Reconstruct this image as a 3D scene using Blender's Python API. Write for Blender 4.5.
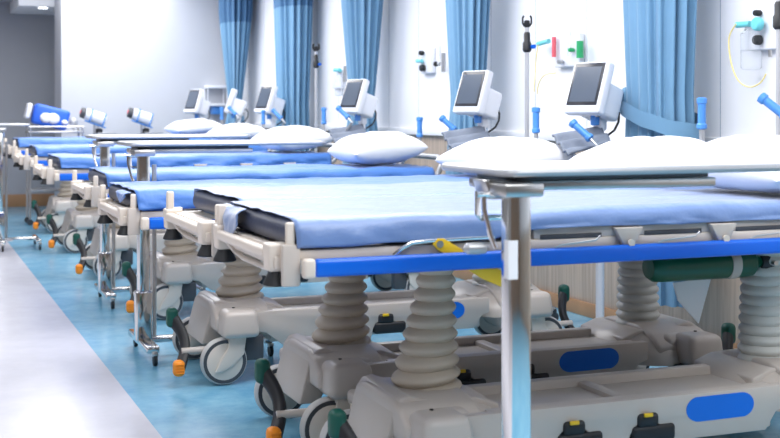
import bpy, bmesh, math, random
from math import sin, cos, pi, radians as R
from mathutils import Vector, Matrix, noise

for o in list(bpy.data.objects):
    bpy.data.objects.remove(o)
sc = bpy.context.scene
COL = sc.collection

# ------------------------------------------------------------------ camera
YAW = math.atan(485/1225)
cd = bpy.data.cameras.new('camera'); cam = bpy.data.objects.new('camera', cd); COL.objects.link(cam)
cam.location = (0, 0, 1.15)
cam.rotation_euler = (pi/2, 0, -YAW)
cd.sensor_width = 36; cd.lens = 1225/780*36
cd.shift_y = -107/780
cd.clip_start = 0.05; cd.clip_end = 100
cd.dof.use_dof = True; cd.dof.focus_distance = 4.7; cd.dof.aperture_fstop = 4.5
sc.camera = cam

# ------------------------------------------------------------------ world, lights, exposure
w = bpy.data.worlds.new('world'); sc.world = w; w.use_nodes = True
bg = w.node_tree.nodes['Background']
bg.inputs[0].default_value = (0.93, 0.95, 1.0, 1); bg.inputs[1].default_value = 0.22

def area(name, loc, sx, sy, power, color=(1, 1, 1), rot=(0, 0, 0)):
    l = bpy.data.lights.new(name, 'AREA'); l.shape = 'RECTANGLE'; l.size = sx; l.size_y = sy
    l.energy = power; l.color = color
    o = bpy.data.objects.new(name, l); COL.objects.link(o); o.location = loc; o.rotation_euler = rot
    return o
for yy in (1.2, 4.2, 7.2, 10.2, 12.6):
    area('ceiling_lamp', (1.9, yy, 2.66), 1.6, 2.2, 78, (1.0, 0.985, 0.97))
for yy in (0.5, 4.0, 7.5, 11.0):
    area('aisle_lamp', (-0.7, yy, 2.66), 0.9, 1.6, 30, (1.0, 0.985, 0.97))

sc.view_settings.view_transform = 'Standard'
sc.view_settings.look = 'None'
sc.view_settings.exposure = 0.12
sc.view_settings.gamma = 1.0
sc.view_settings.use_curve_mapping = False

# ------------------------------------------------------------------ materials
def srgb(r, g, b):
    f = lambda c: (c/255/12.92) if c/255 <= 0.04045 else ((c/255+0.055)/1.055)**2.4
    return (f(r), f(g), f(b), 1)

def mat(name, col, rough=0.5, metal=0.0, var=0.05, scale=6, bump=0.0, bscale=40, spec=0.5, sheen=0, coat=0,
        trans=0, emit=None, estr=0, ior=None, stretch=None, anis=None, sub=0):
    m = bpy.data.materials.new(name); m.use_nodes = True
    nt = m.node_tree; N = nt.nodes; L = nt.links
    b = N['Principled BSDF']
    b.inputs['Roughness'].default_value = rough
    b.inputs['Metallic'].default_value = metal
    b.inputs['Specular IOR Level'].default_value = spec
    if ior: b.inputs['IOR'].default_value = ior
    if sheen:
        b.inputs['Sheen Weight'].default_value = sheen; b.inputs['Sheen Roughness'].default_value = 0.4
    if coat:
        b.inputs['Coat Weight'].default_value = coat; b.inputs['Coat Roughness'].default_value = 0.08
    if trans:
        b.inputs['Transmission Weight'].default_value = trans
    if sub:
        b.inputs['Subsurface Weight'].default_value = sub; b.inputs['Subsurface Scale'].default_value = 0.03
    if emit:
        b.inputs['Emission Color'].default_value = emit; b.inputs['Emission Strength'].default_value = estr
    tc = N.new('ShaderNodeTexCoord'); mp = N.new('ShaderNodeMapping')
    L.new(tc.outputs['Object'], mp.inputs[0])
    if stretch: mp.inputs['Scale'].default_value = stretch
    nz = N.new('ShaderNodeTexNoise'); nz.inputs['Scale'].default_value = scale; nz.inputs['Detail'].default_value = 5
    L.new(mp.outputs[0], nz.inputs[0])
    rp = N.new('ShaderNodeValToRGB')
    c = Vector(col[:3])
    rp.color_ramp.elements[0].position = 0.3; rp.color_ramp.elements[1].position = 0.7
    rp.color_ramp.elements[0].color = (*(c*(1-var)), 1); rp.color_ramp.elements[1].color = (*(c*(1+var)), 1)
    L.new(nz.outputs[0], rp.inputs[0]); L.new(rp.outputs[0], b.inputs['Base Color'])
    if bump:
        n2 = N.new('ShaderNodeTexNoise'); n2.inputs['Scale'].default_value = bscale; n2.inputs['Detail'].default_value = 3
        L.new(mp.outputs[0], n2.inputs[0])
        bp = N.new('ShaderNodeBump'); bp.inputs['Strength'].default_value = bump; bp.inputs['Distance'].default_value = 0.01
        L.new(n2.outputs[0], bp.inputs['Height']); L.new(bp.outputs[0], b.inputs['Normal'])
    return m

M = {}
M['wall'] = mat('wall_panel_white', (0.86, 0.87, 0.91), 0.35, var=0.01)
M['endwall'] = mat('painted_wall', (0.50, 0.52, 0.57), 0.7, var=0.01)
M['greywall'] = mat('grey_wall', (0.40, 0.415, 0.46), 0.8, var=0.03, scale=2)
M['wood'] = mat('wood_panel', srgb(176, 160, 146), 0.45, var=0.22, scale=3, stretch=(1, 14, 0.6))
M['skirt'] = mat('wood_skirting', srgb(170, 130, 95), 0.5, var=0.15, scale=4)
M['ceiling'] = mat('ceiling_paint', (0.8, 0.82, 0.85), 0.8, var=0.01)
M['joint'] = mat('panel_joint', (0.42, 0.46, 0.55), 0.6, var=0.01)
M['rearwall'] = mat('rear_wall_paint', srgb(122, 102, 86), 0.7, var=0.03)
M['cream'] = mat('cream_plastic', srgb(221, 210, 198), 0.38, var=0.015)
M['shell'] = mat('grey_white_plastic', srgb(196, 187, 179), 0.35, var=0.015)
M['bellow'] = mat('bellows_rubber', srgb(198, 187, 171), 0.45, var=0.02)
M['bellow_milky'] = mat('milky_bellows_rubber', srgb(205, 207, 203), 0.4, var=0.02)
M['black'] = mat('black_rubber', (0.012, 0.013, 0.016), 0.5, var=0.1)
M['dark'] = mat('dark_grey_plastic', (0.06, 0.065, 0.075), 0.45, var=0.1)
M['navy'] = mat('navy_vinyl', (0.035, 0.045, 0.085), 0.42, var=0.08, bump=0.1, bscale=60)
M['rail'] = mat('blue_rail_plastic', (0.0, 0.13, 0.70), 0.3, var=0.02)
M['decal'] = mat('blue_decal', (0.0, 0.15, 0.70), 0.4, var=0.02)
M['handle'] = mat('blue_grip', (0.07, 0.26, 0.68), 0.4, var=0.04)
M['sheet'] = mat('blue_sheet', (0.06, 0.185, 0.53), 0.45, var=0.05, scale=8, bump=0.35, bscale=30, sheen=0.45, spec=0.5)
M['sheet_light'] = mat('light_blue_sheet', (0.145, 0.24, 0.48), 0.40, var=0.05, scale=8, bump=0.3, bscale=26, sheen=0.8, spec=0.7)  # near beds: washed-out glare on the blue cloth put into colour and sheen
M['pillow'] = mat('white_cotton', (0.79, 0.80, 0.85), 0.8, var=0.01, bump=0.15, bscale=25, sheen=0.3)
M['curtain'] = mat('blue_curtain', (0.14, 0.29, 0.45), 0.8, var=0.05, scale=5, sheen=0.2)
M['mesh'] = mat('curtain_mesh', (0.065, 0.16, 0.30), 0.8, var=0.12, scale=90)
M['chrome'] = mat('chrome', (0.80, 0.79, 0.78), 0.10, 1.0, var=0.01)
M['steel'] = mat('brushed_steel', (0.60, 0.59, 0.58), 0.28, 1.0, var=0.05, scale=20)
M['alu'] = mat('grey_metal', (0.42, 0.43, 0.45), 0.35, 0.6, var=0.05)
M['pole'] = mat('pole_grey', (0.58, 0.58, 0.60), 0.35, 0.4, var=0.02)
M['tabletop'] = mat('laminate_white', (0.66, 0.66, 0.69), 0.35, var=0.015)
M['green'] = mat('green_pad', (0.0, 0.085, 0.06), 0.5, var=0.08)
M['orange'] = mat('orange_pad', (0.95, 0.30, 0.015), 0.45, var=0.06)
M['cyl'] = mat('green_cylinder_paint', (0.0, 0.09, 0.05), 0.35, var=0.05)
M['yellow'] = mat('yellow_lever', (0.86, 0.55, 0.02), 0.4, var=0.04)
M['tyre'] = mat('grey_tyre', srgb(196, 194, 192), 0.5, var=0.03)
M['whitep'] = mat('white_plastic', (0.78, 0.80, 0.86), 0.35, var=0.01)
M['screen'] = mat('screen_glass', (0.075, 0.095, 0.13), 0.18, var=0.03)
M['bezel'] = mat('screen_bezel', (0.03, 0.032, 0.04), 0.25, var=0.03)
M['greystrap'] = mat('grey_fabric', (0.20, 0.23, 0.29), 0.8, var=0.1, bump=0.3)
M['teal'] = mat('teal_plastic', (0.16, 0.60, 0.66), 0.4, var=0.03)
M['red'] = mat('red_plastic', (0.75, 0.12, 0.16), 0.4, var=0.03)
M['medgreen'] = mat('medical_green', (0.02, 0.38, 0.14), 0.4, var=0.03)
M['tube'] = mat('yellow_tube', (0.88, 0.74, 0.30), 0.35, var=0.02)
M['clear'] = mat('clear_plastic', (0.93, 0.95, 0.98), 0.12, var=0.005, trans=0.85, ior=1.2)
M['paper'] = mat('white_paper', (0.8, 0.8, 0.82), 0.7, var=0.02)
M['bagblue'] = mat('blue_bag', (0.02, 0.12, 0.62), 0.5, var=0.1)
M['lamp'] = mat('lamp_glow', (1, 1, 1), 0.5, emit=(0.9, 0.95, 1, 1), estr=6)

def floor_mat():
    m = bpy.data.materials.new('vinyl_floor'); m.use_nodes = True
    nt = m.node_tree; N = nt.nodes; L = nt.links; b = N['Principled BSDF']
    g = N.new('ShaderNodeNewGeometry'); sx = N.new('ShaderNodeSeparateXYZ'); L.new(g.outputs['Position'], sx.inputs[0])
    gt = N.new('ShaderNodeMath'); gt.operation = 'GREATER_THAN'; gt.inputs[1].default_value = 0.845
    L.new(sx.outputs[0], gt.inputs[0])
    n1 = N.new('ShaderNodeTexNoise'); n1.inputs['Scale'].default_value = 5; n1.inputs['Detail'].default_value = 8; n1.inputs['Roughness'].default_value = 0.7
    L.new(g.outputs['Position'], n1.inputs[0])
    r1 = N.new('ShaderNodeValToRGB')
    r1.color_ramp.elements[0].position = 0.3; r1.color_ramp.elements[0].color = (0.11, 0.34, 0.54, 1)
    r1.color_ramp.elements[1].position = 0.72; r1.color_ramp.elements[1].color = (0.26, 0.54, 0.70, 1)
    L.new(n1.outputs[0], r1.inputs[0])
    r2 = N.new('ShaderNodeValToRGB')
    r2.color_ramp.elements[0].position = 0.3; r2.color_ramp.elements[0].color = (0.56, 0.555, 0.61, 1)
    r2.color_ramp.elements[1].position = 0.7; r2.color_ramp.elements[1].color = (0.64, 0.635, 0.69, 1)
    L.new(n1.outputs[0], r2.inputs[0])
    mx = N.new('ShaderNodeMix'); mx.data_type = 'RGBA'
    L.new(gt.outputs[0], mx.inputs[0]); L.new(r2.outputs[0], mx.inputs[6]); L.new(r1.outputs[0], mx.inputs[7])
    L.new(mx.outputs[2], b.inputs['Base Color'])
    b.inputs['Roughness'].default_value = 0.22; b.inputs['Specular IOR Level'].default_value = 0.5
    n2 = N.new('ShaderNodeTexNoise'); n2.inputs['Scale'].default_value = 3
    L.new(g.outputs['Position'], n2.inputs[0])
    bp = N.new('ShaderNodeBump'); bp.inputs['Strength'].default_value = 0.06; bp.inputs['Distance'].default_value = 0.02
    L.new(n2.outputs[0], bp.inputs['Height']); L.new(bp.outputs[0], b.inputs['Normal'])
    return m
M['floor'] = floor_mat()

# ------------------------------------------------------------------ mesh helpers
class MB:
    def __init__(s):
        s.bm = bmesh.new(); s.mats = []
    def mi(s, m):
        if m not in s.mats: s.mats.append(m)
        return s.mats.index(m)
    def _fin(s, faces, m):
        i = s.mi(m)
        for f in faces: f.material_index = i
    def box(s, c, d, m, bev=0.0, seg=2, rot=None, taper=None):
        t = bmesh.new()
        bmesh.ops.create_cube(t, size=1)
        for v in t.verts:
            v.co = Vector((v.co.x*d[0], v.co.y*d[1], v.co.z*d[2]))
            if taper and v.co.z > 0: v.co.x *= taper; v.co.y *= taper
        if bev: bmesh.ops.bevel(t, geom=list(t.edges), offset=bev, segments=seg, profile=0.5, affect='EDGES')
        s.merge(t, m, c, rot)
    def merge(s, t, m, c=(0, 0, 0), rot=None):
        mt = Matrix.Translation(Vector(c))
        if rot is not None: mt = mt @ rot.to_4x4()
        vm = {v: s.bm.verts.new(mt @ v.co) for v in t.verts}
        fs = []
        for f in t.faces:
            try: fs.append(s.bm.faces.new([vm[v] for v in f.verts]))
            except ValueError: pass
        s._fin(fs, m); t.free()
    def lathe(s, prof, m, c=(0, 0, 0), n=24, axis='Z', sx=1, sy=1, shear=None):
        """prof: list of (r, z)"""
        rings = []
        rot = {'Z': Matrix.Identity(3), 'X': Matrix.Rotation(pi/2, 3, 'Y'), 'Y': Matrix.Rotation(-pi/2, 3, 'X')}[axis] if isinstance(axis, str) else axis
        for r, z in prof:
            ox = shear(z) if shear else 0
            rings.append([s.bm.verts.new(Vector(c) + rot @ Vector((max(r, 1e-5)*cos(2*pi*k/n)*sx+ox, max(r, 1e-5)*sin(2*pi*k/n)*sy, z))) for k in range(n)])
        fs = []
        for a, b in zip(rings, rings[1:]):
            for k in range(n):
                fs.append(s.bm.faces.new((a[k], a[(k+1) % n], b[(k+1) % n], b[k])))
        fs.append(s.bm.faces.new(rings[0][::-1])); fs.append(s.bm.faces.new(rings[-1]))
        s._fin(fs, m)
    def cyl(s, a, b, r, m, n=14, r2=None):
        a = Vector(a); b = Vector(b); d = b-a
        q = Vector((0, 0, 1)).rotation_difference(d.normalized()).to_matrix()
        s.lathe([(r, 0), (r if r2 is None else r2, d.length)], m, a, n, q)
    def tube(s, pts, r, m, n=8, closed=False, flat=None):
        pts = [Vector(p) for p in pts]; rings = []
        up = Vector((0, 0, 1)); N_ = len(pts)
        prev = None
        for i, p in enumerate(pts):
            t = (pts[min(i+1, N_-1)]-pts[max(i-1, 0)]).normalized()
            if prev is None:
                a = t.cross(up)
                if a.length < 0.1: a = t.cross(Vector((1, 0, 0)))
                a.normalize()
            else:
                a = (prev - t*prev.dot(t)).normalized()
            prev = a; b = t.cross(a)
            rr = r[i] if isinstance(r, (list, tuple)) else r
            fb = flat or 1
            rings.append([s.bm.verts.new(p + a*rr*cos(2*pi*k/n) + b*rr*fb*sin(2*pi*k/n)) for k in range(n)])
        fs = []
        for a, b in zip(rings, rings[1:]):
            for k in range(n): fs.append(s.bm.faces.new((a[k], a[(k+1) % n], b[(k+1) % n], b[k])))
        fs.append(s.bm.faces.new(rings[0][::-1])); fs.append(s.bm.faces.new(rings[-1]))
        s._fin(fs, m)
    def prism(s, poly, y0, y1, m, bev=0.0, seg=2, c=(0, 0, 0), rot=None, plane='XZ'):
        t = bmesh.new()
        P = (lambda a, b, h: (a, h, b)) if plane == 'XZ' else ((lambda a, b, h: (h, a, b)) if plane == 'YZ' else (lambda a, b, h: (a, b, h)))
        A = [t.verts.new(P(a, b, y0)) for a, b in poly]; B = [t.verts.new(P(a, b, y1)) for a, b in poly]
        n = len(poly)
        t.faces.new(A); t.faces.new(B[::-1])
        for k in range(n): t.faces.new((A[k], B[k], B[(k+1) % n], A[(k+1) % n]))
        bmesh.ops.recalc_face_normals(t, faces=list(t.faces))
        if bev: bmesh.ops.bevel(t, geom=list(t.edges), offset=bev, segments=seg, profile=0.5, affect='EDGES', clamp_overlap=True)
        s.merge(t, m, c, rot)
    def grid(s, fn, nu, nv, m, closed_v=False):
        vs = [[s.bm.verts.new(fn(i/nu, j/nv)) for j in range(nv if closed_v else nv+1)] for i in range(nu+1)]
        fs = []
        for i in range(nu):
            for j in range(nv):
                j2 = (j+1) % nv if closed_v else j+1
                fs.append(s.bm.faces.new((vs[i][j], vs[i+1][j], vs[i+1][j2], vs[i][j2])))
        s._fin(fs, m)
    def build(s, name, parent=None, loc=(0, 0, 0), angle=35, recalc=True, flat=False):
        if recalc: bmesh.ops.recalc_face_normals(s.bm, faces=list(s.bm.faces))
        me = bpy.data.meshes.new(name); s.bm.to_mesh(me); s.bm.free()
        for m in s.mats: me.materials.append(m)
        if not flat:
            me.shade_smooth(); me.set_sharp_from_angle(angle=R(angle))
        o = bpy.data.objects.new(name, me); COL.objects.link(o); o.location = loc
        if parent: o.parent = parent
        return o

def solidify(o, t):
    md = o.modifiers.new('thickness', 'SOLIDIFY'); md.thickness = t; md.offset = 1
    return o
def empty(name, loc=(0, 0, 0), rz=0):
    o = bpy.data.objects.new(name, None); COL.objects.link(o); o.location = loc; o.rotation_euler = (0, 0, rz)
    o.empty_display_size = 0.1
    return o
def tag(o, label, cat, group=None, kind=None):
    o['label'] = label; o['category'] = cat
    if group: o['group'] = group
    if kind: o['kind'] = kind
    return o
def struct(o):
    o['kind'] = 'structure'; return o
def copy_tree(o, parent=None):
    c = o.copy(); COL.objects.link(c)
    if parent: c.parent = parent
    for ch in list(o.children): copy_tree(ch, c)
    return c
def nz(x, y, z=0): return noise.noise(Vector((x, y, z)))

# ------------------------------------------------------------------ setting
WX = 3.57; YE = 13.6; CZ = 2.7
b = MB(); b.box((0.0, 7.25, -0.05), (8.4, 19.5, 0.1), M['floor']); struct(b.build('floor', flat=True))
b = MB(); b.box((0.0, 5.8, CZ+0.05), (8.4, 16.9, 0.1), M['ceiling']); struct(b.build('ceiling', flat=True))
b = MB(); b.box((WX+0.06, 5.6, 1.0+(CZ-1.0)/2), (0.12, 16.0, CZ-1.0), M['wall'])
b.box((WX+0.065, 5.6, 0.5), (0.11, 16.0, 1.0), M['wood'])
k = 4.79-0.607*9
while k < YE:
    b.box((WX+0.001, k, 1.0+(CZ-1.0)/2), (0.004, 0.006, CZ-1.0), M['joint']); k += 0.607
struct(b.build('wall_head', flat=True))
b = MB(); b.box((WX-0.006, 5.6, 1.005), (0.03, 16.0, 0.05), M['wall'], 0.004); struct(b.build('trim_1'))
b = MB(); b.box((WX-0.006, 5.6, 0.04), (0.015, 16.0, 0.08), M['skirt'], 0.003); struct(b.build('baseboard_head'))
b = MB(); b.box(((1.57+3.69)/2, YE+0.325, CZ/2), (3.69-1.57, 0.65, CZ), M['endwall']); struct(b.build('wall_end', flat=True))
b = MB(); b.box((-0.9, 15.6, 1.35), (6.2, 0.2, 2.7), M['greywall']); struct(b.build('wall_corridor', flat=True))
b = MB(); b.box((-0.9, 15.49, 0.075), (6.2, 0.02, 0.15), M['skirt'], 0.004); struct(b.build('baseboard_corridor'))
b = MB(); b.box((1.63, 14.88, 2.52), (0.9, 1.24, 0.36), M['ceiling'], 0.004); struct(b.build('soffit'))
b = MB(); b.box((-1.6, 15.0, 2.57), (5.56, 0.98, 0.2), M['greywall']); struct(b.build('ceiling_corridor'))
b = MB(); b.box((0.0, -2.4, CZ/2), (8.4, 0.1, CZ), M['rearwall']); struct(b.build('wall_rear', flat=True))
b = MB(); b.lathe([(0.05, 0), (0.05, 0.012)], M['lamp'], (0, 0, -0.006)); b.lathe([(0.065, 0.0), (0.065, 0.01)], M['whitep'], (0, 0, 0.0))
dl = b.build('downlight', None, (1.46, 14.4, 2.335)); tag(dl, 'small round downlight glowing in the lowered ceiling at the room corner', 'ceiling light')

# ------------------------------------------------------------------ hospital bed
def bellows(rb, rt, z0, z1, n, m, c, shx=0.0, sy=1.0, amp=0.19):
    b = MB(); prof = []; steps = 9
    for i in range(n*steps+1):
        t = i/(n*steps); ph = (i % steps)/steps
        r = rb+(rt-rb)*min(1, t*1.25)**0.85
        r *= 1 - amp + amp*(0.5-0.5*cos(2*pi*ph))**0.5*1.1
        prof.append((r, z0+(z1-z0)*t))
    b.lathe(prof, m, c, 32, sx=1, sy=sy, shear=lambda z: shx*min(1, (z-z0)/(z1-z0)*1.2))
    if shx:
        for v in b.bm.verts:
            k = max(0, 1-(v.co.z-z0)/0.13); v.co.z += 0.16*(v.co.x-c[0])*k-0.012*k
    return b

def make_bed():
    root = empty('hospital_bed')
    # ---- base shell
    b = MB(); S = M['shell']
    # long skirts both sides, with arched cut-outs (profile in x,z)
    def arc(cx, cz, r, a0, a1, n): return [(cx+r*cos(R(a0+(a1-a0)*i/n)), cz+r*sin(R(a0+(a1-a0)*i/n))) for i in range(n+1)]
    prof = [(0.50, 0.300), (0.50, 0.22), (0.60, 0.21), (0.68, 0.15), (0.82, 0.145), (0.83, 0.17)]
    prof += arc(0.90, 0.175, 0.065, 180, 0, 8) + [(0.985, 0.15), (1.08, 0.15)]
    prof += arc(1.15, 0.17, 0.065, 180, 0, 8) + [(1.225, 0.165), (1.58, 0.165), (1.62, 0.22), (1.66, 0.235), (1.66, 0.300)]
    for sg in (-1, 1):
        b.prism([(x, z if sg < 0 else min(z, 0.235)) for x, z in prof][::-1], sg*0.30, sg*0.265, S, 0.006)
    b.box((1.13, 0, 0.195), (1.0, 0.53, 0.07), S, 0.01); b.box((1.13, -0.11, 0.25), (1.0, 0.30, 0.04), S, 0.01)                     # tray floor
    b.box((1.13, -0.11, 0.272), (0.05, 0.30, 0.03), S, 0.012)               # divider rib
    b.box((1.13, -0.262, 0.293), (0.98, 0.05, 0.016), S, 0.007)             # rim of the tray
    b.box((1.13, 0.05, 0.262), (0.98, 0.04, 0.076), S, 0.010)
    b.build('base_cover', root)
    for cx, end, fl in ((0.56, 0.30, 1), (1.81, 2.09, -1)):
        h = MB()
        # sloping hood at the end of the chassis
        X = lambda d: cx + fl*d
        poly = [(X(-0.205), 0.15), (X(-0.165), 0.305), (X(-0.145), 0.332), (X(-0.115), 0.338), (X(-0.08), 0.325), (X(-0.02), 0.32), (X(0.10), 0.315),
                (X(0.17), 0.29), (X(0.17), 0.20), (X(-0.10), 0.20), (X(-0.11), 0.19), (X(-0.135), 0.15)]
        if fl < 0: poly = poly[::-1]
        h.prism(poly, -0.16, 0.16, S, 0.018, 3)
        h.prism([(-0.262, 0.215), (-0.262, 0.275), (-0.20, 0.312), (-0.12, 0.330), (0.10, 0.330), (0.15, 0.315), (0.17, 0.28), (0.17, 0.215)],
                min(X(-0.168), X(0.08)), max(X(-0.168), X(0.08)), S, 0.015, 3, plane='YZ')
        # dome carrying the bellows, widening to the castor caps
        h.lathe([(0.285, 0.20), (0.280, 0.225), (0.262, 0.255), (0.225, 0.285), (0.18, 0.305), (0.12, 0.314), (0.02, 0.315)], S, (cx+fl*0.03, 0, 0), 40, sx=0.68, sy=1.0)
        h.build('column_hood', root)
        for sg in (-1, 1):
            c = MB()
            if sg < 0:
                c.box((X(-0.078), sg*0.285, 0.258), (0.165, 0.15, 0.115), S, 0.026, 4, taper=0.86)
                c.box((X(-0.03), sg*0.19, 0.265), (0.14, 0.14, 0.085), S, 0.03, 3)
                c.lathe([(0.006, 0), (0.006, 0.004)], M['black'], (X(-0.09), sg*0.255, 0.3145), 12)
            else:
                c.box((X(-0.07), 0.285, 0.228), (0.12, 0.13, 0.05), S, 0.018, 3)
                c.box((X(-0.02), 0.20, 0.230), (0.14, 0.14, 0.05), S, 0.02, 3)
            c.build('castor_cap', root)
            # castor : fork + wheel
            f = MB(); wx = X(-0.14); wy = sg*0.285; W = M['cream']
            f.lathe([(0.045, 0.185), (0.045, 0.215)], W, (X(-0.09), wy, 0), 20)
            for q in (-1, 1):
                pl = [(X(-0.05), 0.205), (X(-0.125), 0.205), (X(-0.128), 0.16), (X(-0.165), 0.105), (X(-0.185), 0.06), (X(-0.15), 0.062), (X(-0.105), 0.085), (X(-0.06), 0.13)]
                f.prism(pl if fl > 0 else pl[::-1], wy+q*0.028, wy+q*0.040, W, 0.005)
            f.box((X(-0.09), wy, 0.195), (0.075, 0.075, 0.03), W, 0.01)
            f.box((X(-0.01), wy+0.01, 0.15), (0.085, 0.06, 0.11), M['dark'], 0.012)
            fo = f.build('castor', root)
            wl = MB()
            wl.lathe([(0.060, -0.024), (0.084, -0.024), (0.0845, -0.0215), (0.0875, -0.0215), (0.088, -0.024), (0.094, -0.022), (0.099, -0.012), (0.100, 0), (0.099, 0.012), (0.094, 0.022), (0.088, 0.024), (0.060, 0.024)],
                     M['tyre'], (wx, wy, 0.1), 40, 'Y')
            wl.lathe([(0.0880, -0.0246), (0.0915, -0.0246), (0.0915, 0.0246), (0.0880, 0.0246)], M['dark'], (wx, wy, 0.1), 40, 'Y')
            wl.lathe([(0.082, -0.023), (0.070, -0.027), (0.03, -0.031), (0.012, -0.032), (0.012, 0.032), (0.03, 0.031), (0.070, 0.027), (0.082, 0.023)], M['cream'], (wx, wy, 0.1), 32, 'Y')
            wl.build('wheel', fo)
        # pedal linkage
        px = X(-0.325); py = -0.205
        a = MB(); a.cyl((X(-0.31), py-0.04, 0.145), (X(-0.08), py-0.06, 0.150), 0.014, M['shell'], 14)
        a.build('brake_rod', root)
        p = MB(); pts = []
        for i in range(15):
            t = i/14
            pts.append((px+fl*0.03*sin(pi*t), py+0.062-0.13*t-0.0*t, 0.265-0.185*t+0.0*sin(pi*t)))
        pts = [(x+fl*0.006*sin(pi*i/14), y+0.0, z) for i, (x, y, z) in enumerate(pts)]
        p.tube(pts, [0.023-0.004*sin(pi*i/14) for i in range(15)], M['black'], 12, flat=1.3)
        po = p.build('brake_pedal', root)
        g = MB(); g.box((px-fl*0.004, py+0.065, 0.272), (0.050, 0.055, 0.085), M['green'], 0.021, 4); g.build('green_foot_pad', po)['label'] = 'dark green foot pad'
        g = MB(); g.box((px-fl*0.004, py-0.073, 0.082), (0.048, 0.052, 0.068), M['orange'], 0.019, 4)
        for kz in range(4): g.box((px-fl*0.004, py-0.075, 0.064+kz*0.012), (0.036, 0.053, 0.003), M['orange'], 0.001)
        g.build('orange_foot_pad', po)['label'] = 'ribbed orange foot pad'
        bm_ = M['bellow'] if fl > 0 else M['bellow_milky']
        if fl > 0: bl = bellows(0.118, 0.060, 0.305, 0.70, 10, bm_, (cx-0.005, 0, 0), 0.04, 0.95)
        else: bl = bellows(0.088, 0.076, 0.300, 0.70, 12, bm_, (cx, 0, 0), 0.0, 1.0, 0.13)
        bl.build('lift_column', root)
    # oval badge
    for sg in (-1,):
        d = MB(); pts = []
        for i in range(24):
            a_ = 2*pi*i/24; x = 0.078 if cos(a_) > 0 else -0.078
            pts.append((1.41+x+0.046*cos(a_), 0.252+0.038*sin(a_)))
        y = sg*0.3005; d.prism(pts, y-0.001, y+0.001, M['decal']); d.build('oval_badge', root)['label'] = 'plain blue oval badge'
    for x in (0.90, 1.15):
        for sg in (-1,):
            kb = MB(); kb.box((x, sg*0.285, 0.235), (0.075, 0.05, 0.045), M['black'], 0.014, 3)
            kb.box((x+0.02, sg*0.285, 0.195), (0.15, 0.05, 0.05), M['black'], 0.012, 3)
            kb.box((x-0.005, sg*0.312, 0.2535), (0.03, 0.008, 0.012), M['yellow'], 0.003)
            kb.build('release_knob', root)['label'] = 'black knob with a yellow mark'
    # ---- upper frame
    up = []
    b = MB(); C = M['cream']
    for sg in (-1, 1):
        b.box((1.02, sg*0.315, 0.775), (1.96, 0.045, 0.03), C, 0.006)
        b.box((1.36, sg*0.325, 0.806), (1.22, 0.02, 0.034), M['shell'], 0.006)
        for x in (0.87, 1.215, 1.54): b.box((x, sg*0.3355, 0.796), (0.20, 0.004, 0.013), M['dark'], 0.001)  # dark strips imitate the shade inside slots of the beam
    for x in (0.06, 0.35, 0.7, 1.05, 1.4, 1.75, 1.98): b.box((x, 0, 0.775), (0.06, 0.60, 0.024), C, 0.005)
    b.box((0.56, 0, 0.725), (0.30, 0.34, 0.07), M['shell'], 0.015); b.box((1.81, 0, 0.725), (0.3, 0.34, 0.07), M['shell'], 0.015)
    b.box((1.18, 0, 0.735), (1.5, 0.10, 0.05), M['shell'], 0.012)
    b.box((0.03, 0, 0.765), (0.03, 0.66, 0.055), C, 0.008)
    b.box((0.035, -0.335, 0.75), (0.05, 0.02, 0.11), M['shell'], 0.006); b.box((0.035, 0.335, 0.75), (0.05, 0.02, 0.11), M['shell'], 0.006)
    up.append(b.build('deck_frame', root))
    # corner buffers with black cones
    for sg in (-1, 1):
        b = MB()
        b.box((0.012, sg*0.28, 0.768), (0.056, 0.056, 0.074), C, 0.008, 3, taper=1.12)
        b.box((0.03, sg*0.30, 0.755), (0.07, 0.035, 0.035), C, 0.008)
        bo = b.build('corner_buffer', root); up.append(bo)
        c = MB(); c.lathe([(0.020, 0.738), (0.023, 0.725), (0.034, 0.702), (0.036, 0.695), (0.030, 0.692)], M['black'], (0.012, sg*0.28, 0), 20)
        c.build('buffer_foot', bo)['label'] = 'black rubber cone'
    b = MB(); b.box((-0.005, 0.0, 0.776), (0.032, 0.52, 0.030), C, 0.009, 3)
    b.tube([(-0.005, -0.2, 0.77), (0.02, -0.19, 0.735), (0.03, -0.12, 0.72), (0.03, 0.12, 0.72), (0.02, 0.19, 0.735), (-0.005, 0.2, 0.77)], 0.009, C, 8)
    up.append(b.build('push_bar', root))
    for sg, x, h in ((1, 0.0, 0.868), (-1, 0.035, 0.862)):
        b = MB(); b.box((x, sg*(0.27 if sg > 0 else 0.33), (0.77+h)/2), (0.026, 0.024 if sg > 0 else 0.016, h-0.77), C, 0.006, 3); up.append(b.build('corner_post', root))
    # side rails
    for sg in (-1, 1):
        b = MB(); y = sg*0.362
        b.box((0.92, y, 0.743), (1.66, 0.028, 0.048), M['rail'], 0.011, 3)
        ro = b.build('side_rail', root); up.append(ro)
        for x in (0.075, 1.765):
            e = MB(); e.box((x, y, 0.743), (0.034, 0.032, 0.052), C, 0.009, 3); e.build('rail_end_cap', ro)['label'] = 'cream end cap'
        for x in (1.05, 1.38, 1.70):
            e = MB(); pl = [(x-0.048, 0.816), (x+0.048, 0.816), (x+0.018, 0.764), (x-0.018, 0.764)]
            e.prism(pl[::-1], y-0.002*sg, sg*0.335, M['shell'], 0.004)
            e.lathe([(0.011, -0.004), (0.011, 0.004)], M['cream'], (x, y+sg*0.006, 0.772), 14, 'Y')
            e.build('rail_hanger', ro)
        for x in (0.86, 1.20, 1.53):
            e = MB(); e.tube([(x-0.06, y+sg*0.004, 0.768), (x-0.04, y+sg*0.006, 0.776), (x+0.07, y+sg*0.006, 0.784), (x+0.09, y+sg*0.0, 0.795)], 0.0028, M['steel'], 8); e.build('wire_stop', ro)
    # head end
    b = MB()
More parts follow.
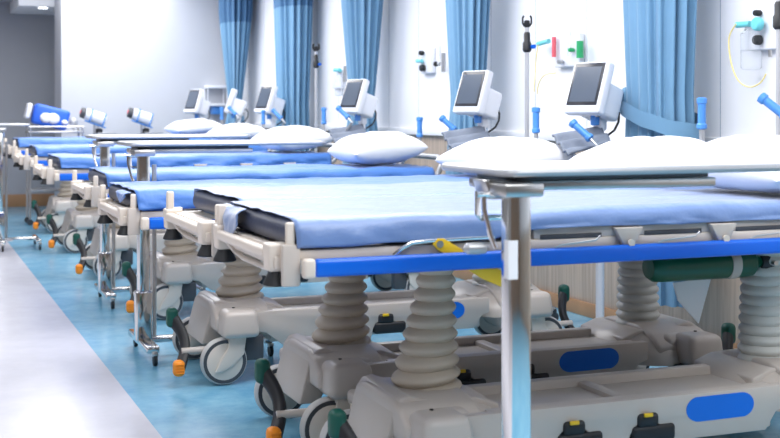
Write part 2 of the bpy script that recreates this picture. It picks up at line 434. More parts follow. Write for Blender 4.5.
    b.tube([(1.99, -0.31, 0.78), (2.05, -0.32, 0.83), (2.09, -0.31, 0.90), (2.10, -0.22, 0.93), (2.10, 0.22, 0.93), (2.09, 0.31, 0.90), (2.05, 0.32, 0.83), (1.99, 0.31, 0.78)], 0.017, M['alu'], 10)
    up.append(b.build('head_bar', root))
    for y, tilt in ((0.07, 0), (-0.33, 1)):
        b = MB()
        d = Vector((0.06*tilt, -0.09*tilt, -0.13 if not tilt else -0.085)).normalized()
        top = Vector((2.10+(0.0 if not tilt else -0.03), y, 1.175)); bot = top + d*0.125
        b.lathe([(0.013, 0), (0.021, 0.004), (0.021, 0.022), (0.0165, 0.028), (0.0165, 0.105), (0.021, 0.11), (0.021, 0.125), (0.012, 0.13)], M['handle'], top, 16,
                Vector((0, 0, 1)).rotation_difference(d).to_matrix())
        b.tube([tuple(bot), tuple(bot+d*0.05), (2.10, y, 0.95), (2.10, y, 0.925)], 0.011, M['alu'], 8)
        o = b.build('push_handle', root); o['label'] = 'blue push handle'; up.append(o)
    return root, up

def make_mattress(parent, x0, x1, z0=0.792, th=0.075, hw=0.33):
    b = MB(); b.box(((x0+x1)/2, 0, z0+th/2), (x1-x0, 2*hw, th), M['navy'], 0.034, 5)
    return b.build('mattress', parent)

beds_spec = [  # x0, yc, mattress offset, mattress top z
    (0.90, 3.40, 0.03, 0.868), (0.895, 4.16, 0.09, 0.862), (0.83, 5.35, 0.03, 0.822), (0.92, 7.05, 0.08, 0.812),
    (0.87, 8.80, 0.08, 0.838), (0.87, 10.50, 0.10, 0.862), (0.91, 12.20, 0.06, 0.893)]
bed_labels = [
    'nearest white hospital bed, yellow lever above its blue side rail',
    'white hospital bed second from the camera, standing close behind the nearest one',
    'white hospital bed third in the row, whole front castor standing clear on blue floor',
    'white hospital bed fourth in the row, behind the bright chrome table column',
    'white hospital bed fifth in the row, behind the rear chrome table column',
    'white hospital bed sixth in the row, second from the end wall',
    'farthest white hospital bed, next to the pale end wall']
proto, _ = make_bed()
UP = {'deck_frame', 'corner_buffer', 'push_bar', 'corner_post', 'side_rail', 'head_bar', 'push_handle'}
beds = []
for i, (x0, yc, mo, zt) in enumerate(beds_spec):
    o = proto if i == 0 else copy_tree(proto)
    beds.append(o)
for i, (x0, yc, mo, zt) in enumerate(beds_spec):
    o = beds[i]; dz = zt-0.868
    o.location = (x0, yc, 0)
    tag(o, bed_labels[i], 'hospital bed', 'white hospital beds lined along the wall')
    for ch in o.children:
        if ch.name.split('.')[0] in UP: ch.location.z = dz
        if ch.name.startswith('push_handle'): ch.location.z = dz+(0, 0.04, 0.045, 0.0, 0.04, 0, 0)[i]-(0.07 if i == 2 and ch.name.endswith(('1', '3', '5', '7', '9')) else 0); ch.location.y = -0.09 if i == 1 else 0
    make_mattress(o, mo, 2.03, 0.793+dz)
# yellow lever and its steel tube on the nearest bed only
lv = MB(); ya = -0.352
lv.prism([(0.43, 0.792), (0.445, 0.806), (0.463, 0.806), (0.55, 0.755), (0.66, 0.70), (0.66, 0.655), (0.58, 0.69), (0.445, 0.776)][::-1], ya-0.004, ya+0.004, M['yellow'], 0.002)
lv.lathe([(0.010, -0.007), (0.010, 0.007)], M['steel'], (0.451, ya, 0.791), 14, 'Y')
lo = lv.build('release_lever', beds[0]); lo['label'] = 'yellow metal release lever'
lv = MB(); lv.tube([(0.32, -0.345, 0.765), (0.345, -0.35, 0.785), (0.37, -0.35, 0.796), (0.42, -0.35, 0.800), (0.62, -0.345, 0.803)], 0.0055, M['chrome'], 10)
lv.build('lever_tube', beds[0])

# ------------------------------------------------------------------ sheets
def make_sheet(i, spec, matl, dropn, flap=None, seed=0, amp=0.006):
    x0, yc, mo, zt = spec
    xs = mo+0.004; xe = 2.02; hw = 0.337; b = MB(); r = 0.032
    ztop = zt+0.003
    def drop(x, side): return dropn(x, side)
    NU, NV = 110, 44
    def path(v, x):
        side = -1 if v < 0.5 else 1; t = abs(v-0.5)*2    # 0 mid, 1 hem
        D = drop(x, side)
        if t < 0.62: y = (hw-r)*t/0.62; z = ztop
        elif t < 0.76:
            a = (t-0.62)/0.14*pi/2; y = hw-r+r*sin(a); z = ztop-r+r*cos(a)
        else:
            u = (t-0.76)/0.24; y = hw+0.002*u; z = ztop-r-(D-r)*u
        return side*y, z, t
    def fn(u, v):
        x = xs+(xe-xs)*u
        y, z, t = path(v, x)
        x += max(0, 1-u*30)*(0.002+0.012*nz(y*9+seed, 3.3+seed)+0.006*nz(y*30, seed))
        env = 1.0
        wr = nz(x*3.2+seed*7, y*7, seed)*0.6+nz(x*9+seed, y*17, seed+4)*0.4+(1-2.4*abs(nz(x*2.6+y*1.6, y*6.5-x*0.7, seed+9)))*0.55*max(0, nz(x*1.3+seed, y*2)+0.45)
        if t < 0.66: z += amp*(wr+0.25)
        else:
            s_ = min(1, (t-0.62)/0.14)
            y += (1 if v > 0.5 else -1)*(0.003+amp*1.2*s_*(0.5+nz(x*5.5+seed+t*2, t*2.5, seed+2)+0.5*nz(x*13-t*5, t*3, seed)))
            x += max(0, 1-u*18)*0.014*min(1, s_)*(0.4+(t-0.6))
            z += amp*(1-s_)*(wr+0.25)
            if t > 0.97: z += 0.006*nz(x*8+seed, 0.5, seed)
        return Vector((x, y, z))
    b.grid(fn, NU, NV, matl)
    if flap:
        ya, yb, dz = flap
        def ff(u, v):
            y = ya+(yb-ya)*v
            f_ = 1-abs((v-0.45))/0.75
            z = ztop-0.004-u*dz*max(0.15, f_)
            x = xs-0.004-0.010*min(1, u*6)-0.022*sin(min(1, u*1.2)*pi)*0.5-0.02*u+0.006*nz(y*25, u*3, seed)
            return Vector((x, y+0.012*u*(v-0.5), z))
        b.grid(ff, 14, 12, matl)
    o = b.build('bed_sheet', None, (x0, yc, 0), angle=60, recalc=False)
    solidify(o, 0.0015)
    return o
def d_near1(x, s):
    if s > 0: return 0.055
    k = min(1, max(0, (x-0.62)/0.06)); return 0.074-0.024*k+0.004*nz(x*4, 1)
sheet_labels = ['light blue sheet on the nearest bed, a corner flap hanging at its foot',
 'light blue bed sheet on the second bed, just behind the nearest one',
 'rippled blue bed sheet on the third bed, side hanging below its mattress',
 'blue bed sheet on the fourth bed, behind the front overbed table bracket',
 'blue bed sheet on the fifth bed from the camera',
 'blue bed sheet on the sixth bed, second from the end wall',
 'bright blue bed sheet on the farthest bed, below the metal trolley']
for i, sp in enumerate(beds_spec):
    if i == 0: o = make_sheet(i, sp, M['sheet_light'], d_near1, (0.09, 0.330, 0.115), 1, 0.007)
    elif i == 1: o = make_sheet(i, sp, M['sheet_light'], lambda x, s: 0.055, None, 5, 0.009)
    else: o = make_sheet(i, sp, M['sheet'], lambda x, s: 0.072 if s < 0 else 0.055, (-0.30, -0.10, 0.05) if i == 2 else None, 10+i*3, 0.013)
    tag(o, sheet_labels[i], 'bed sheet', 'blue bed sheets')

# ------------------------------------------------------------------ pillows
def pillow(seed, lx=0.47, ly=0.62, th=0.19):
    b = MB(); n = 36
    def mk(sgn):
        def fn(u, v):
            a = (u*2-1); c = (v*2-1)
            pinch = 1-0.06*(1-abs(a)**2)*(abs(c)**4)-0.0
            x = a*lx/2*(1-0.07*(1-c*c)*abs(a)**3); y = c*ly/2*(1-0.06*(1-a*a)*abs(c)**3)
            h = max(0, (1-abs(a)**2.6))**0.5*max(0, (1-abs(c)**3.0))**0.5
            z = th/2*h*(1.12 if sgn > 0 else 0.88)
            z += 0.010*h*(nz(x*8+seed, y*8, seed)+0.6*nz(x*22, y*12+seed, seed+3))
            return Vector((x, y, sgn*z))
        return fn
    b.grid(mk(1), n, n, M['pillow']); b.grid(mk(-1), n, n, M['pillow'])
    bmesh.ops.remove_doubles(b.bm, verts=b.bm.verts, dist=0.0008)
    return b
pil_labels = ['white pillow on the nearest bed, cut off at the right of the picture',
 'white pillow on the second bed, under the nearest monitor and gathered curtain',
 'white pillow on the third bed, left of the near overbed table top',
 'plump white pillow on the fourth bed, standing alone in mid picture',
 'white pillow on the fifth bed, in front of the wide blue curtain',
 'white pillow on the sixth bed, partly behind the fifth bed pillow',
 'white pillow on the farthest bed, leftmost of all pillows']
for i, (x0, yc, mo, zt) in enumerate(beds_spec):
    th = [0.17, 0.175, 0.18, 0.195, 0.17, 0.15, 0.15][i]
    o = pillow(i*2.3, th=th).build('pillow', None, (2.70+(0.02, 0.05, 0.02, 0, 0, 0, 0)[i], yc, zt+0.012+th*0.44+(0.012, -0.003, 0.008, 0.008, 0.02, 0.02, 0.02)[i]), angle=80)
    o.rotation_euler = (R([2, -1, 1, 0, 2, 0, 1][i]), R(-5), R([3, -4, 3, -3, 4, -5, 2][i]))
    tag(o, pil_labels[i], 'pillow', 'white pillows')

# ------------------------------------------------------------------ overbed tables
def make_table(L=0.95, W=0.36, H=1.008, flip=1, rod=True, x0=-0.03, BL=0.55):
    root = empty('overbed_table')
    t = MB(); f = flip
    t.box((f*(x0+L/2), 0.16, H-0.008), (L, W, 0.014), M['tabletop'], 0.005, 3)
    to = t.build('table_top', root)
    e = MB()
    pts = []
    for (cx, cy, a0) in ((L/2-0.03, W/2-0.03, 0), (-L/2+0.03, W/2-0.03, 90), (-L/2+0.03, -W/2+0.03, 180), (L/2-0.03, -W/2+0.03, 270)):
        for k in range(6):
            a = R(a0+k*18); pts.append((f*(x0+L/2)+cx+0.036*cos(a), 0.16+cy+0.036*sin(a)))
    pts.append(pts[0]); pts.append(pts[1])
    e.tube([(x, y, H-0.011) for x, y in pts], 0.010, M['alu'], 10)
    e.build('edge_trim', to)['label'] = 'polished metal edge'
    r = MB(); r.box((f*(x0+0.31), 0.05, H-0.045), (0.58, 0.05, 0.022), M['steel'], 0.005); r.box((f*(x0+0.31), 0.22, H-0.045), (0.58, 0.03, 0.022), M['steel'], 0.005)
    r.box((f*(x0+0.31), 0.13, H-0.027), (0.54, 0.2, 0.012), M['dark'], 0.003)  # shade in the gap below the top, put in as a dark slab
    r.build('slide_rail', root)
    c = MB(); c.box((0, 0, 0.62), (0.056, 0.050, 0.71), M['chrome'], 0.008, 4)
    c.box((0, 0, H-0.05), (0.10, 0.09, 0.03), M['steel'], 0.006)
    c.build('column', root)
    c = MB(); c.box((0, 0, 0.19), (0.080, 0.066, 0.24), M['chrome'], 0.010, 4)
    c.build('outer_sleeve', root)
    if rod:
        c = MB(); c.cyl((f*0.057, 0.03, 0.09), (f*0.057, 0.03, 0.9), 0.011, M['steel'], 12); c.build('guide_rod', root)
    br = MB(); br.prism([(-0.06, H-0.03), (0.0, H-0.03), (-0.0, H-0.075), (-0.045, H-0.075)][::-1], 0.04, 0.11, M['steel'], 0.004)
    br.tube([(-0.04, 0.12, H-0.06), (-0.04, 0.12, H-0.115), (-0.03, 0.12, H-0.125), (0.03, 0.12, H-0.125), (0.04, 0.12, H-0.115), (0.04, 0.12, H-0.06)], 0.007, M['chrome'], 8)
    br.build('bracket', root)
    l = MB(); l.tube([(-0.068, 0.03, H-0.062), (-0.066, 0.03, H-0.10), (-0.055, 0.02, H-0.155), (-0.045, 0.015, H-0.185)], 0.006, M['chrome'], 10)
    l.tube([(-0.085, 0.03, H-0.062), (-0.02, 0.03, H-0.062)], 0.007, M['chrome'], 10)
    l.build('height_lever', root)
    bs = MB(); bs.box((0, 0, 0.072), (0.06, 0.50, 0.032), M['chrome'], 0.008, 3); bs.box((f*BL, 0, 0.072), (0.04, 0.44, 0.03), M['chrome'], 0.008, 3)
    bs.box((f*BL/2, 0, 0.075), (BL, 0.05, 0.03), M['chrome'], 0.008, 3)
    bs.build('foot_frame', root)
    for x, y in ((0, -0.25), (0, 0.25), (f*BL, -0.22), (f*BL, 0.22)):
        q = MB(); q.lathe([(0.018, -0.008), (0.026, -0.008), (0.026, 0.008), (0.018, 0.008)], M['black'], (x+0.008, y, 0.026), 18, 'X')
        q.box((x+0.008, y, 0.052), (0.026, 0.028, 0.02), M['steel'], 0.004)
        q.box((x+0.008, y, 0.036), (0.003, 0.02, 0.03), M['steel'])
        q.build('castor', root)
    return root
tb1 = make_table(rod=False); tb1.location = (1.30, 2.50, 0.015)
tag(tb1, 'nearest overbed table, chrome column with white tag at front right', 'overbed table', 'overbed tables')
tb2 = make_table(x0=-0.06); tb2.location = (1.045, 5.80, -0.0)
tag(tb2, 'chrome overbed table behind the third bed, bright column on blue floor', 'overbed table', 'overbed tables')
tb3 = copy_tree(tb2); tb3.location = (1.12, 7.50, 0)
tag(tb3, 'overbed table behind the fourth bed, second chrome column from the left', 'overbed table', 'overbed tables')
tb4 = make_table(0.85, 0.44, 1.052, 1, True, -0.62, 0.30); tb4.location = (0.74, 10.80, 0)
tag(tb4, 'overbed table cut off at the left edge, its foot standing on white floor', 'overbed table', 'overbed tables')
s = MB(); s.box((-0.021, -0.0258, 0.80), (0.024, 0.0012, 0.088), M['paper']); s.box((-0.0288, -0.012, 0.80), (0.0012, 0.03, 0.088), M['paper'])
s.build('paper_tag', tb1)['label'] = 'blank white tag'
k = MB(); k.lathe([(0.006, -0.032), (0.017, -0.022), (0.019, 0), (0.017, 0.022), (0.006, 0.032)], M['alu'], (-0.082, 0.04, 0.822), 16, 'X', sx=0.75, sy=0.75); k.build('grip_knob', tb1)

# ------------------------------------------------------------------ monitors on stands
def monitor(cord=True):
    root = empty('patient_monitor')
    T = Matrix.Rotation(R(-19), 3, 'Y')   # local -x is the screen side; lean the top backwards (+x)
    T = Matrix.Rotation(R(19), 3, 'Y')
    cz = 1.262
    h = MB(); h.box((0, 0, cz), (0.055, 0.222, 0.262), M['whitep'], 0.014, 4, rot=T)
    p = Vector((0.0, 0, cz)) + T @ Vector((0.085, 0, -0.035))
    h.box(tuple(p), (0.15, 0.175, 0.165), M['whitep'], 0.018, 3, rot=T)
    hd = h.build('monitor_housing', root)
    s_ = MB(); p = Vector((0, 0, cz)) + T @ Vector((-0.0275, 0, 0.014)); s_.box(tuple(p), (0.006, 0.190, 0.215), M['bezel'], 0.002, 2, rot=T)
    so = s_.build('screen_bezel', hd); so['label'] = 'black bezel'
    s_ = MB(); p = Vector((0, 0, cz)) + T @ Vector((-0.0308, 0, 0.012)); s_.box(tuple(p), (0.002, 0.162, 0.178), M['screen'], rot=T); s_.build('screen', hd)['label'] = 'dark grey screen, switched off'
    n = MB(); n.box((0.07, 0, 1.135), (0.13, 0.10, 0.018), M['alu'], 0.005); n.box((0.08, 0, 1.10), (0.05, 0.05, 0.08), M['whitep'], 0.008)
    n.box((0.02, -0.02, 1.11), (0.035, 0.035, 0.05), M['handle'], 0.008)
    n.build('mount', root)
    n = MB(); n.cyl((0.08, 0, 0.09), (0.08, 0, 1.10), 0.021, M['whitep'], 18); n.build('pole', root)
    n = MB()
    for k in range(5):
        a = 2*pi*k/5+0.3; n.tube([(0.08, 0, 0.10), (0.08+0.14*cos(a), 0.14*sin(a), 0.07)], [0.018, 0.012], M['whitep'], 8)
        n.lathe([(0.012, -0.009), (0.025, -0.009), (0.025, 0.009), (0.012, 0.009)], M['dark'], (0.08+0.145*cos(a), 0.145*sin(a), 0.026), 14, 'Y')
        n.box((0.08+0.145*cos(a), 0.145*sin(a), 0.055), (0.02, 0.026, 0.03), M['dark'], 0.004)
    n.build('stand_base', root)
    n = MB()
    n.tube([(0.13, -0.02, 1.18), (0.165, -0.03, 1.175), (0.18, -0.035, 1.14), (0.175, -0.035, 1.10), (0.15, -0.03, 1.06), (0.10, -0.02, 1.03)], 0.006, M['black'], 8)
    n.build('cable', root)
    return root
mon_px = [(589, 'patient monitor nearest the camera, white with dark screen, by the right curtain', 18),
          (473, 'second patient monitor from the right, above the third bed pillow', 18),
          (354, 'white patient monitor above the fourth bed pillow in mid picture', 18),
          (266, 'white patient monitor in front of the wide blue curtain', 16),
          (231, 'white patient monitor turned so its screen is hidden, by narrow curtain', -18),
          (194, 'farthest patient monitor, against the pale end wall', 22)]
def Yof(px, X):
    r = (px-390)/1225; return X*(cos(YAW)-r*sin(YAW))/(sin(YAW)+r*cos(YAW))
m0 = monitor()
for i, (px, lab, al) in enumerate(mon_px):
    o = m0 if i == 0 else copy_tree(m0)
    X = (3.06, 3.06, 3.06, 3.06, 3.14, 2.86)[i]
    y = Yof(px, X)
    o.location = (X, y, 0)
    o.rotation_euler = (0, 0, R(al))
    tag(o, lab, 'patient monitor', 'patient monitors on stands')

# grey straps / bellows hose bundles beside each near monitor
def grey_cuff(i, x, y, z, rz):
    b = MB()
    def fn(u, v):
        a = u*1.0
        return Vector((-0.13+0.27*u+0.03*v, -0.10+0.16*v+0.01*sin(u*9), -0.03+0.05*u+0.085*v+0.010*sin(v*pi*5+u*2)))
    b.grid(fn, 16, 24, M['greystrap']); o = b.build('folded_strap', None, (x, y, z), recalc=False); solidify(o, 0.012)
    o.rotation_euler = (0, 0, rz); return o
o = grey_cuff(0, 2.975, Yof(589, 3.06)-0.035, 0.975, 0.1); tag(o, 'grey folded backrest cloth behind the second bed pillow, below nearest monitor', 'cloth')
o = grey_cuff(1, 2.975, Yof(473, 3.06)-0.035, 0.965, 0.1); tag(o, 'grey folded cloth behind the third bed pillow, below the second monitor', 'cloth')
o = grey_cuff(2, 2.975, Yof(354, 3.06)-0.035, 0.955, 0.1); tag(o, 'grey folded cloth behind the fourth bed pillow, left side', 'cloth')

# ------------------------------------------------------------------ drip poles
def iv_pole():
    root = empty('drip_pole')
    b = MB(); b.cyl((0, 0, 0.08), (0, 0, 1.62), 0.0125, M['pole'], 14); b.build('pole', root)
    b = MB(); b.lathe([(0.016, 0), (0.024, 0.01), (0.024, 0.05), (0.018, 0.06), (0.018, 0.10), (0.013, 0.11)], M['black'], (0, 0, 1.475), 16)
    b.cyl((0.02, -0.0, 1.505), (0.02, -0.045, 1.505), 0.012, M['rail'], 12); b.build('clamp', root)['label'] = 'black height clamp'
    b = MB(); b.lathe([(0.013, 0), (0.016, 0.01), (0.016, 0.035), (0.01, 0.04)], M['black'], (0, 0, 1.61), 14)
    for a in (0.3, 0.3+pi/2, 0.3+pi, 0.3+3*pi/2):
        b.tube([(0, 0, 1.625), (0.022*cos(a), 0.022*sin(a), 1.62), (0.034*cos(a), 0.034*sin(a), 1.635), (0.033*cos(a), 0.033*sin(a), 1.662), (0.026*cos(a), 0.026*sin(a), 1.672)], 0.005, M['black'], 8)
    b.build('hooks', root)['label'] = 'black double hooks'
    b = MB()
    for k in range(5):
        a = 2*pi*k/5; b.tube([(0, 0, 0.10), (0.17*cos(a), 0.17*sin(a), 0.065)], [0.016, 0.01], M['steel'], 8)
        b.lathe([(0.01, -0.008), (0.024, -0.008), (0.024, 0.008), (0.01, 0.008)], M['dark'], (0.17*cos(a), 0.17*sin(a), 0.025), 14, 'Y')
        b.box((0.17*cos(a), 0.17*sin(a), 0.053), (0.018, 0.022, 0.03), M['dark'], 0.003)
    b.build('stand_base', root)
    return root
p0 = iv_pole()
for i, (px, X, lab, dz) in enumerate(((527, 3.15, 'steel drip pole with black hooks between the two nearest visible monitors', 0.0),
                             (316, 3.15, 'steel drip pole with black clamp beside the wide blue curtain', 0.04),
                             (779, 3.20, 'drip pole cut off at the right edge, black clamp at the top', 0.0))):
    o = p0 if i == 0 else copy_tree(p0)
    o.location = (X, Yof(px, X), 0); tag(o, lab, 'drip pole', 'drip poles')
    if i == 1: o.scale = (1, 1, 1.025)

# ------------------------------------------------------------------ curtains
def curtain(w, seed, mesh_top, taper, tie):
    root = empty('curtain')
    z0, zt = 0.25, 2.60; zm = 2.12; ztie = 1.22
    def rad(z):
        if z > ztie: k = (z-ztie)/(zt-ztie); s_ = taper+(1-taper)*min(1, k*1.35)**0.9
        else: s_ = taper+(0.92-taper)*min(1, (ztie-z)/0.6)**0.8
        return w/2*s_
    NP = 17
    rnd = random.Random(seed); ph = [rnd.uniform(-0.5, 0.5) for _ in range(6)]
    def sec(z, v):
        a = 2*pi*v; r = rad(z)
        pl = 0.10*sin(NP*a+ph[0]+1.3*sin(2*a+ph[1])+0.5*sin(3*a+ph[3]))+0.04*sin((NP+7)*a+ph[2]+z*0.8)
        r2 = r*(0.90+pl)
        return Vector((r2*cos(a)*0.50, r2*sin(a)*1.08, z))
    def mk(za, zb):
        return lambda u, v: sec(za+(zb-za)*u, v)
    b = MB(); b.grid(mk(z0, zm if mesh_top else zt), 40, 182, M['curtain'], True); b.build('curtain_cloth', root, angle=80)
    if mesh_top:
        b = MB(); b.grid(mk(zm, zt), 8, 182, M['mesh'], True); b.build('mesh_header', root, angle=80)['label'] = 'darker mesh band'
    if tie:
        b = MB(); n = 60
        def band(u, v):
            a = 2*pi*v; z = 1.135+0.075*sin(a)+(u-0.5)*0.075
            r = rad(1.2)*1.16
            return Vector((r*cos(a)*0.58, r*sin(a)*1.12, z+0.002*sin(a*9)))
        b.grid(band, 4, n, M['curtain'], True)
        # loose end knot at the far side
        kb = b; kb.box((0.0, rad(1.2)*1.30, 1.225), (0.06, 0.05, 0.10), M['curtain'], 0.02, 3)
        b.build('tieback', root, angle=80, recalc=False)['label'] = 'blue cloth tieback'
    b = MB(); b.box((0, 0, 2.65), (0.03, w*1.0, 0.08), M['alu'], 0.004); b.build('track', root)
    return root
cur = [(660, 0.53, 0, 0.80, 1, 'pleated blue curtain with a cloth tieback, behind the second bed pillow at right'),
       (468, 0.50, 0, 0.66, 0, 'blue curtain behind the second monitor from the right'),
       (362, 0.60, 0, 0.52, 0, 'tapering blue curtain behind the monitor in mid picture'),
       (293, 0.64, 1, 0.80, 0, 'wide blue curtain with darker mesh top, left of the drip pole'),
       (235, 0.66, 1, 0.36, 0, 'farthest blue curtain with mesh top, narrowing to a point, at the end wall')]
for i, (px, w_, mt_, tp, tie, lab) in enumerate(cur):
    X = 3.36; o = curtain(w_, i+3, mt_, tp, tie); o.location = (X, Yof(px, X), 0)
    tag(o, lab, 'curtain', 'blue divider curtains')

# ------------------------------------------------------------------ gas outlets on the head wall
def zof(py, X, Y): return 1.15-(py-112)*(X*sin(YAW)+Y*cos(YAW))/1225
def wp(px, py, X=WX-0.03):
    y = Yof(px, X); return Vector((X, y, zof(py, X, y)))
def gas(name, lab, plate, parts):
    """plate: pixel bounds of the back plate used only to size the real panel on the wall"""
    a = wp(plate[0], plate[1], WX); c = wp(plate[2], plate[3], WX)
    ctr = (a+c)/2; root = empty(name, (WX, ctr.y, ctr.z)); tag(root, lab, 'gas outlet', 'medical gas outlets on the wall')
    b = MB(); b.box((-0.02, 0, 0), (0.035, abs(a.y-c.y), abs(a.z-c.z)), M['whitep'], 0.006, 3); b.build('outlet_plate', root)
    for nm, fn in parts:
        b = MB(); fn(b, lambda px, py, dx=-0.06: wp(px, py, WX+dx)-Vector((WX, ctr.y, ctr.z))); b.build(nm, root)
    return root
def knob(px, py, r, m, dx=-0.06):
    def f(b, P):
        p = P(px, py, dx); b.lathe([(r*0.8, 0), (r, 0.008), (r, 0.03), (r*0.7, 0.036)], M[m], tuple(p+Vector((-0.015, 0, 0))), 18, 'X')
        b.cyl(tuple(p), tuple(p+Vector((-dx-0.01, 0, 0))), 0.008, M['steel'])
    return f
def bottle(px, py0, py1, r, m):
    def f(b, P):
        a = P(px, py1); c = P(px, py0); h = c.z-a.z
        b.lathe([(r*0.7, 0), (r, 0.01), (r, h*0.85), (r*0.6, h*0.95), (r*0.6, h)], M[m], tuple(a), 20)
    return f
def tubes(pxs, r=0.0035):
    def f(b, P):
        pts = [P(x, y, -0.09) for x, y in pxs]
        out = []
        for i in range(len(pts)-1):
            p0_, p1, p2, p3 = pts[max(i-1, 0)], pts[i], pts[i+1], pts[min(i+2, len(pts)-1)]
            for k in range(6):
                t = k/6; out.append(0.5*((2*p1)+(-p0_+p2)*t+(2*p0_-5*p1+4*p2-p3)*t*t+(-p0_+3*p1-3*p2+p3)*t**3))
        out.append(pts[-1]); b.tube(out, r, M['tube'], 8)
    return f
def bar(px0, py0, px1, py1, r, m):
    def f(b, P): b.cyl(tuple(P(px0, py0)), tuple(P(px1, py1)), r, M[m])
    return f
gas('gas_outlet', 'medical gas outlet with teal dial and hanging yellow tube, at the right edge', (752, 10, 783, 49),
    [('dial', knob(757, 24, 0.030, 'teal', -0.075)), ('connector', bar(737, 25, 750, 24, 0.014, 'teal')), ('knob', knob(757, 13, 0.014, 'black')), ('knob', knob(757, 40, 0.022, 'black')),
     ('clear_bottle', bottle(751, 27, 70, 0.045, 'clear')), ('yellow_tube', tubes([(736, 24), (729, 38), (731, 62), (738, 80), (749, 87), (760, 83), (766, 74)])), ('spigot', bar(770, 50, 770, 57, 0.008, 'steel'))])
gas('gas_outlet', 'medical gas outlet with red and green flowmeters, left of the nearest monitor', (560, 36, 585, 66),
    [('connector', bar(538, 44, 549, 41, 0.014, 'teal')), ('red_flowmeter', bar(554, 37, 554, 57, 0.013, 'red')), ('white_flowmeter', bottle(569, 28, 56, 0.011, 'clear')),
     ('green_flowmeter', bar(580, 41, 580, 58, 0.020, 'medgreen')), ('knob', knob(560, 62, 0.014, 'alu')), ('knob', knob(571, 50, 0.012, 'medgreen')),
     ('yellow_tube', tubes([(556, 73), (545, 75), (539, 83), (537, 94)])), ('second_yellow_tube', tubes([(538, 45), (536, 60), (535, 78), (534, 92)]))])
gas('gas_outlet', 'medical gas outlet with two black knobs, above the upright blue handle', (425, 49, 436, 73),
    [('knob', knob(421, 53, 0.017, 'black')), ('knob', knob(422, 68, 0.025, 'black')), ('connector', bar(417, 61, 422, 61, 0.013, 'teal')), ('knob', knob(436, 64, 0.018, 'black')),
     ('white_flowmeter', bottle(439, 43, 66, 0.012, 'clear')), ('grey_flowmeter', bar(443.5, 53, 443.5, 72, 0.016, 'alu'))])
gas('gas_outlet', 'small pale medical gas outlet with teal cap, left of the middle curtain', (336, 70, 346, 88),
    [('connector', bar(335, 70, 340, 70, 0.018, 'teal')), ('clear_bottle', bottle(339, 74, 96, 0.035, 'clear')), ('flowmeter', bar(345, 66, 345, 82, 0.016, 'alu'))])

# ------------------------------------------------------------------ oxygen cylinder beneath nearest bed
b = MB(); cyl0 = empty('oxygen_cylinder', (2.22, 3.36, 0.648))
b.lathe([(0.0, 0), (0.035, 0.004), (0.046, 0.022), (0.048, 0.05), (0.048, 0.36), (0.045, 0.40), (0.022, 0.425), (0.018, 0.44)], M['cyl'], (0, 0, 0), 28, 'X'); b.build('bottle_body', cyl0)
b = MB(); b.lathe([(0.051, 0.30), (0.051, 0.335)], M['shell'], (0, 0, 0), 28, 'X'); b.tube([(0.317, 0, 0.050), (0.317, 0, 0.09)], 0.012, M['shell']); b.build('holder_strap', cyl0)
b = MB(); b.lathe([(0.024, 0.44), (0.030, 0.455), (0.030, 0.50), (0.02, 0.51)], M['black'], (0, 0, 0), 16, 'X'); b.cyl((0.47, 0, 0), (0.47, -0.05, 0), 0.008, M['steel']); b.build('valve', cyl0)
tag(cyl0, 'dark green oxygen cylinder slung lying beneath the nearest bed', 'gas cylinder')
b = MB(); b.prism([(0, 0.02), (0.15, 0.03), (0.10, -0.12), (0.02, -0.04)][::-1], -0.003, 0.003, M['paper']); o = b.build('paper_sheet', None, (2.36, 3.42, 0.565)); tag(o, 'white folded paper hanging under the dark green cylinder', 'paper')

# ------------------------------------------------------------------ far left corner: trolley, bundle, devices
tr = empty('steel_trolley', (1.44, 13.05, 0)); tag(tr, 'steel instrument trolley at the far left, under the blue and white bundle', 'trolley')
b = MB(); b.box((0, 0, 0.945), (0.56, 0.36, 0.02), M['steel'], 0.005); b.build('top_tray', tr)
b = MB(); b.tube([(-0.27, -0.17, 1.0), (0.27, -0.17, 1.0), (0.27, 0.17, 1.0), (-0.27, 0.17, 1.0), (-0.27, -0.17, 1.0)], 0.008, M['steel']); b.build('guard_rail', tr)
b = MB(); b.box((0, 0, 0.35), (0.54, 0.34, 0.02), M['steel'], 0.005); b.build('lower_shelf', tr)
for x in (-0.26, 0.26):
    for y in (-0.16, 0.16):
        b = MB(); b.cyl((x, y, 0.06), (x, y, 1.0), 0.011, M['steel']); lo = b.build('leg', tr)
        b = MB(); b.lathe([(0.01, -0.01), (0.03, -0.01), (0.03, 0.01), (0.01, 0.01)], M['dark'], (x, y, 0.03), 14, 'Y'); b.build('castor', lo)
bd = empty('packed_bundle', (1.36, 13.02, 1.095)); bd.rotation_euler = (0, R(14), 0)
tag(bd, 'blue bag with white rolled packs, leaning on the steel trolley', 'bag')
b = MB(); b.box((0.03, 0, 0.01), (0.36, 0.20, 0.21), M['bagblue'], 0.035, 3); b.build('blue_wrap', bd)
b = MB()
for x, z, r_ in ((-0.02, -0.01, 0.055), (0.05, 0.0, 0.06), (0.17, -0.01, 0.028)): b.lathe([(0.01, -0.125), (r_*0.7, -0.12), (r_, -0.10), (r_, 0.04), (0.02, 0.06)], M['pillow'], (x, -0.01, z), 16, 'Y', sx=1.1, sy=0.9)
b.build('white_packs', bd)
b = MB(); b.box((-0.20, 0, 0.02), (0.05, 0.2, 0.16), M['whitep'], 0.02, 3); b.build('white_flap', bd)
b = MB(); b.lathe([(0.02, -0.03), (0.045, -0.02), (0.045, 0.02), (0.02, 0.03)], M['alu'], (0, 0, 0), 20, 'Y'); b.box((0, 0, -0.05), (0.02, 0.04, 0.06), M['alu'], 0.004)
o = b.build('round_gauge', None, (1.63, 13.05, 1.042)); tag(o, 'small grey round gauge right of the blue bag on the trolley', 'gauge')

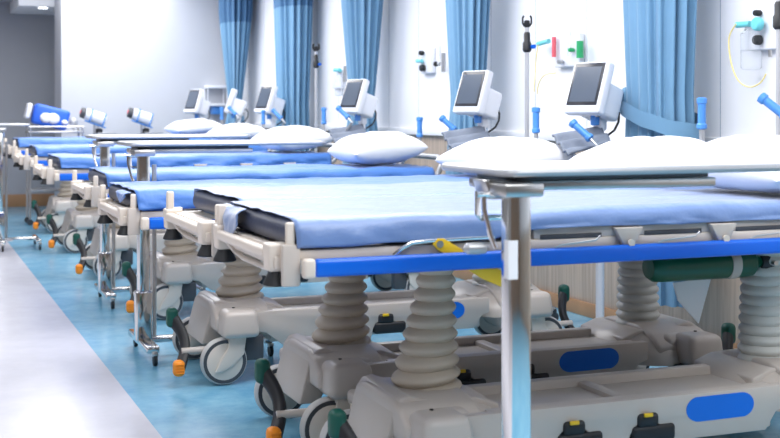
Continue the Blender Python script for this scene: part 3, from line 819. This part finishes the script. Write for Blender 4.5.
def device(px, lab):
    X = None; Y = 13.15; r = (px-390)/1225; X = Y*(sin(YAW)+r*cos(YAW))/(cos(YAW)-r*sin(YAW))
    root = empty('mobile_lamp', (X, Y, 0), 0.0); root.scale = (0.88, 0.88, 0.97); tag(root, lab, 'medical device', 'white tilted device heads near the end wall')  # tilted device head on a floor stand, not a light source
    T = Matrix.Rotation(R(18), 3, 'Y')
    ax = T @ Matrix.Rotation(pi/2, 3, 'Y')
    b = MB(); b.lathe([(0.03, -0.13), (0.062, -0.125), (0.065, -0.05), (0.068, 0.10), (0.05, 0.125)], M['whitep'], (0.03, 0, 1.13), 20, ax); b.build('device_head', root)
    b = MB(); b.lathe([(0.03, -0.185), (0.055, -0.18), (0.060, -0.13), (0.05, -0.125)], M['dark'], (0.03, 0, 1.13), 20, ax)
    b.lathe([(0.02, -0.19), (0.03, -0.18)], M['red'], (0.03, 0, 1.13), 14, ax); b.build('dark_end', root)
    b = MB()
    for d in (-0.06, 0.10):
        p = Vector((0.03, 0, 1.13)) + T @ Vector((d, 0, 0)); b.box(tuple(p), (0.014, 0.145, 0.145), M['handle'], 0.004, rot=T)
    p = Vector((0.03, 0, 1.13)) + T @ Vector((0.02, 0, -0.075)); b.box(tuple(p), (0.26, 0.05, 0.016), M['handle'], 0.004, rot=T)
    b.build('blue_bracket', root)
    b = MB(); b.cyl((0.02, 0, 0.06), (0.02, 0, 1.07), 0.016, M['alu']); b.cyl((0.06, 0, 0.99), (0.06, 0, 1.06), 0.01, M['alu']); b.build('stand_pole', root)
    b = MB(); b.lathe([(0.02, 0), (0.04, 0.01), (0.04, 0.05), (0.02, 0.06)], M['black'], (0.07, -0.02, 0.95), 16); b.box((0.16, 0, 0.955), (0.22, 0.12, 0.015), M['alu'], 0.004); b.build('side_tray', root)
    b = MB()
    for k in range(5):
        a = 2*pi*k/5; b.tube([(0.02, 0, 0.08), (0.02+0.2*cos(a), 0.2*sin(a), 0.04)], [0.018, 0.012], M['alu']); b.lathe([(0.0, 0), (0.018, 0.002), (0.018, 0.035), (0, 0.04)], M['dark'], (0.02+0.2*cos(a), 0.2*sin(a), 0), 12)
    b.build('stand_base', root)
device(93, 'white tilted device on a stand, left one of the pair by the end wall')
device(140, 'white tilted device on a stand, right one of the pair by the end wall')

# wall shelf near the far curtain
sh = empty('wall_shelf', (3.24, YE, 1.34)); tag(sh, 'white wire shelf fixed to the end wall behind the far monitors', 'shelf')
for nm, z in (('upper_tray', 0.09), ('lower_tray', -0.11)):
    b = MB(); b.box((0, -0.10, z), (0.24, 0.2, 0.03), M['whitep'], 0.006); b.build(nm, sh)
for x in (-0.11, 0.11):
    b = MB(); b.box((x, -0.02, -0.01), (0.02, 0.03, 0.22), M['whitep'], 0.004); b.box((x, -0.19, -0.01), (0.012, 0.012, 0.2), M['whitep'], 0.003); b.build('side_support', sh)
b = MB(); b.box((0.0, -0.1, -0.17), (0.10, 0.12, 0.09), M['handle'], 0.01); o = b.build('blue_box', None, (3.24, YE, 1.34)); tag(o, 'small blue box fixed below the white wire shelf', 'box')
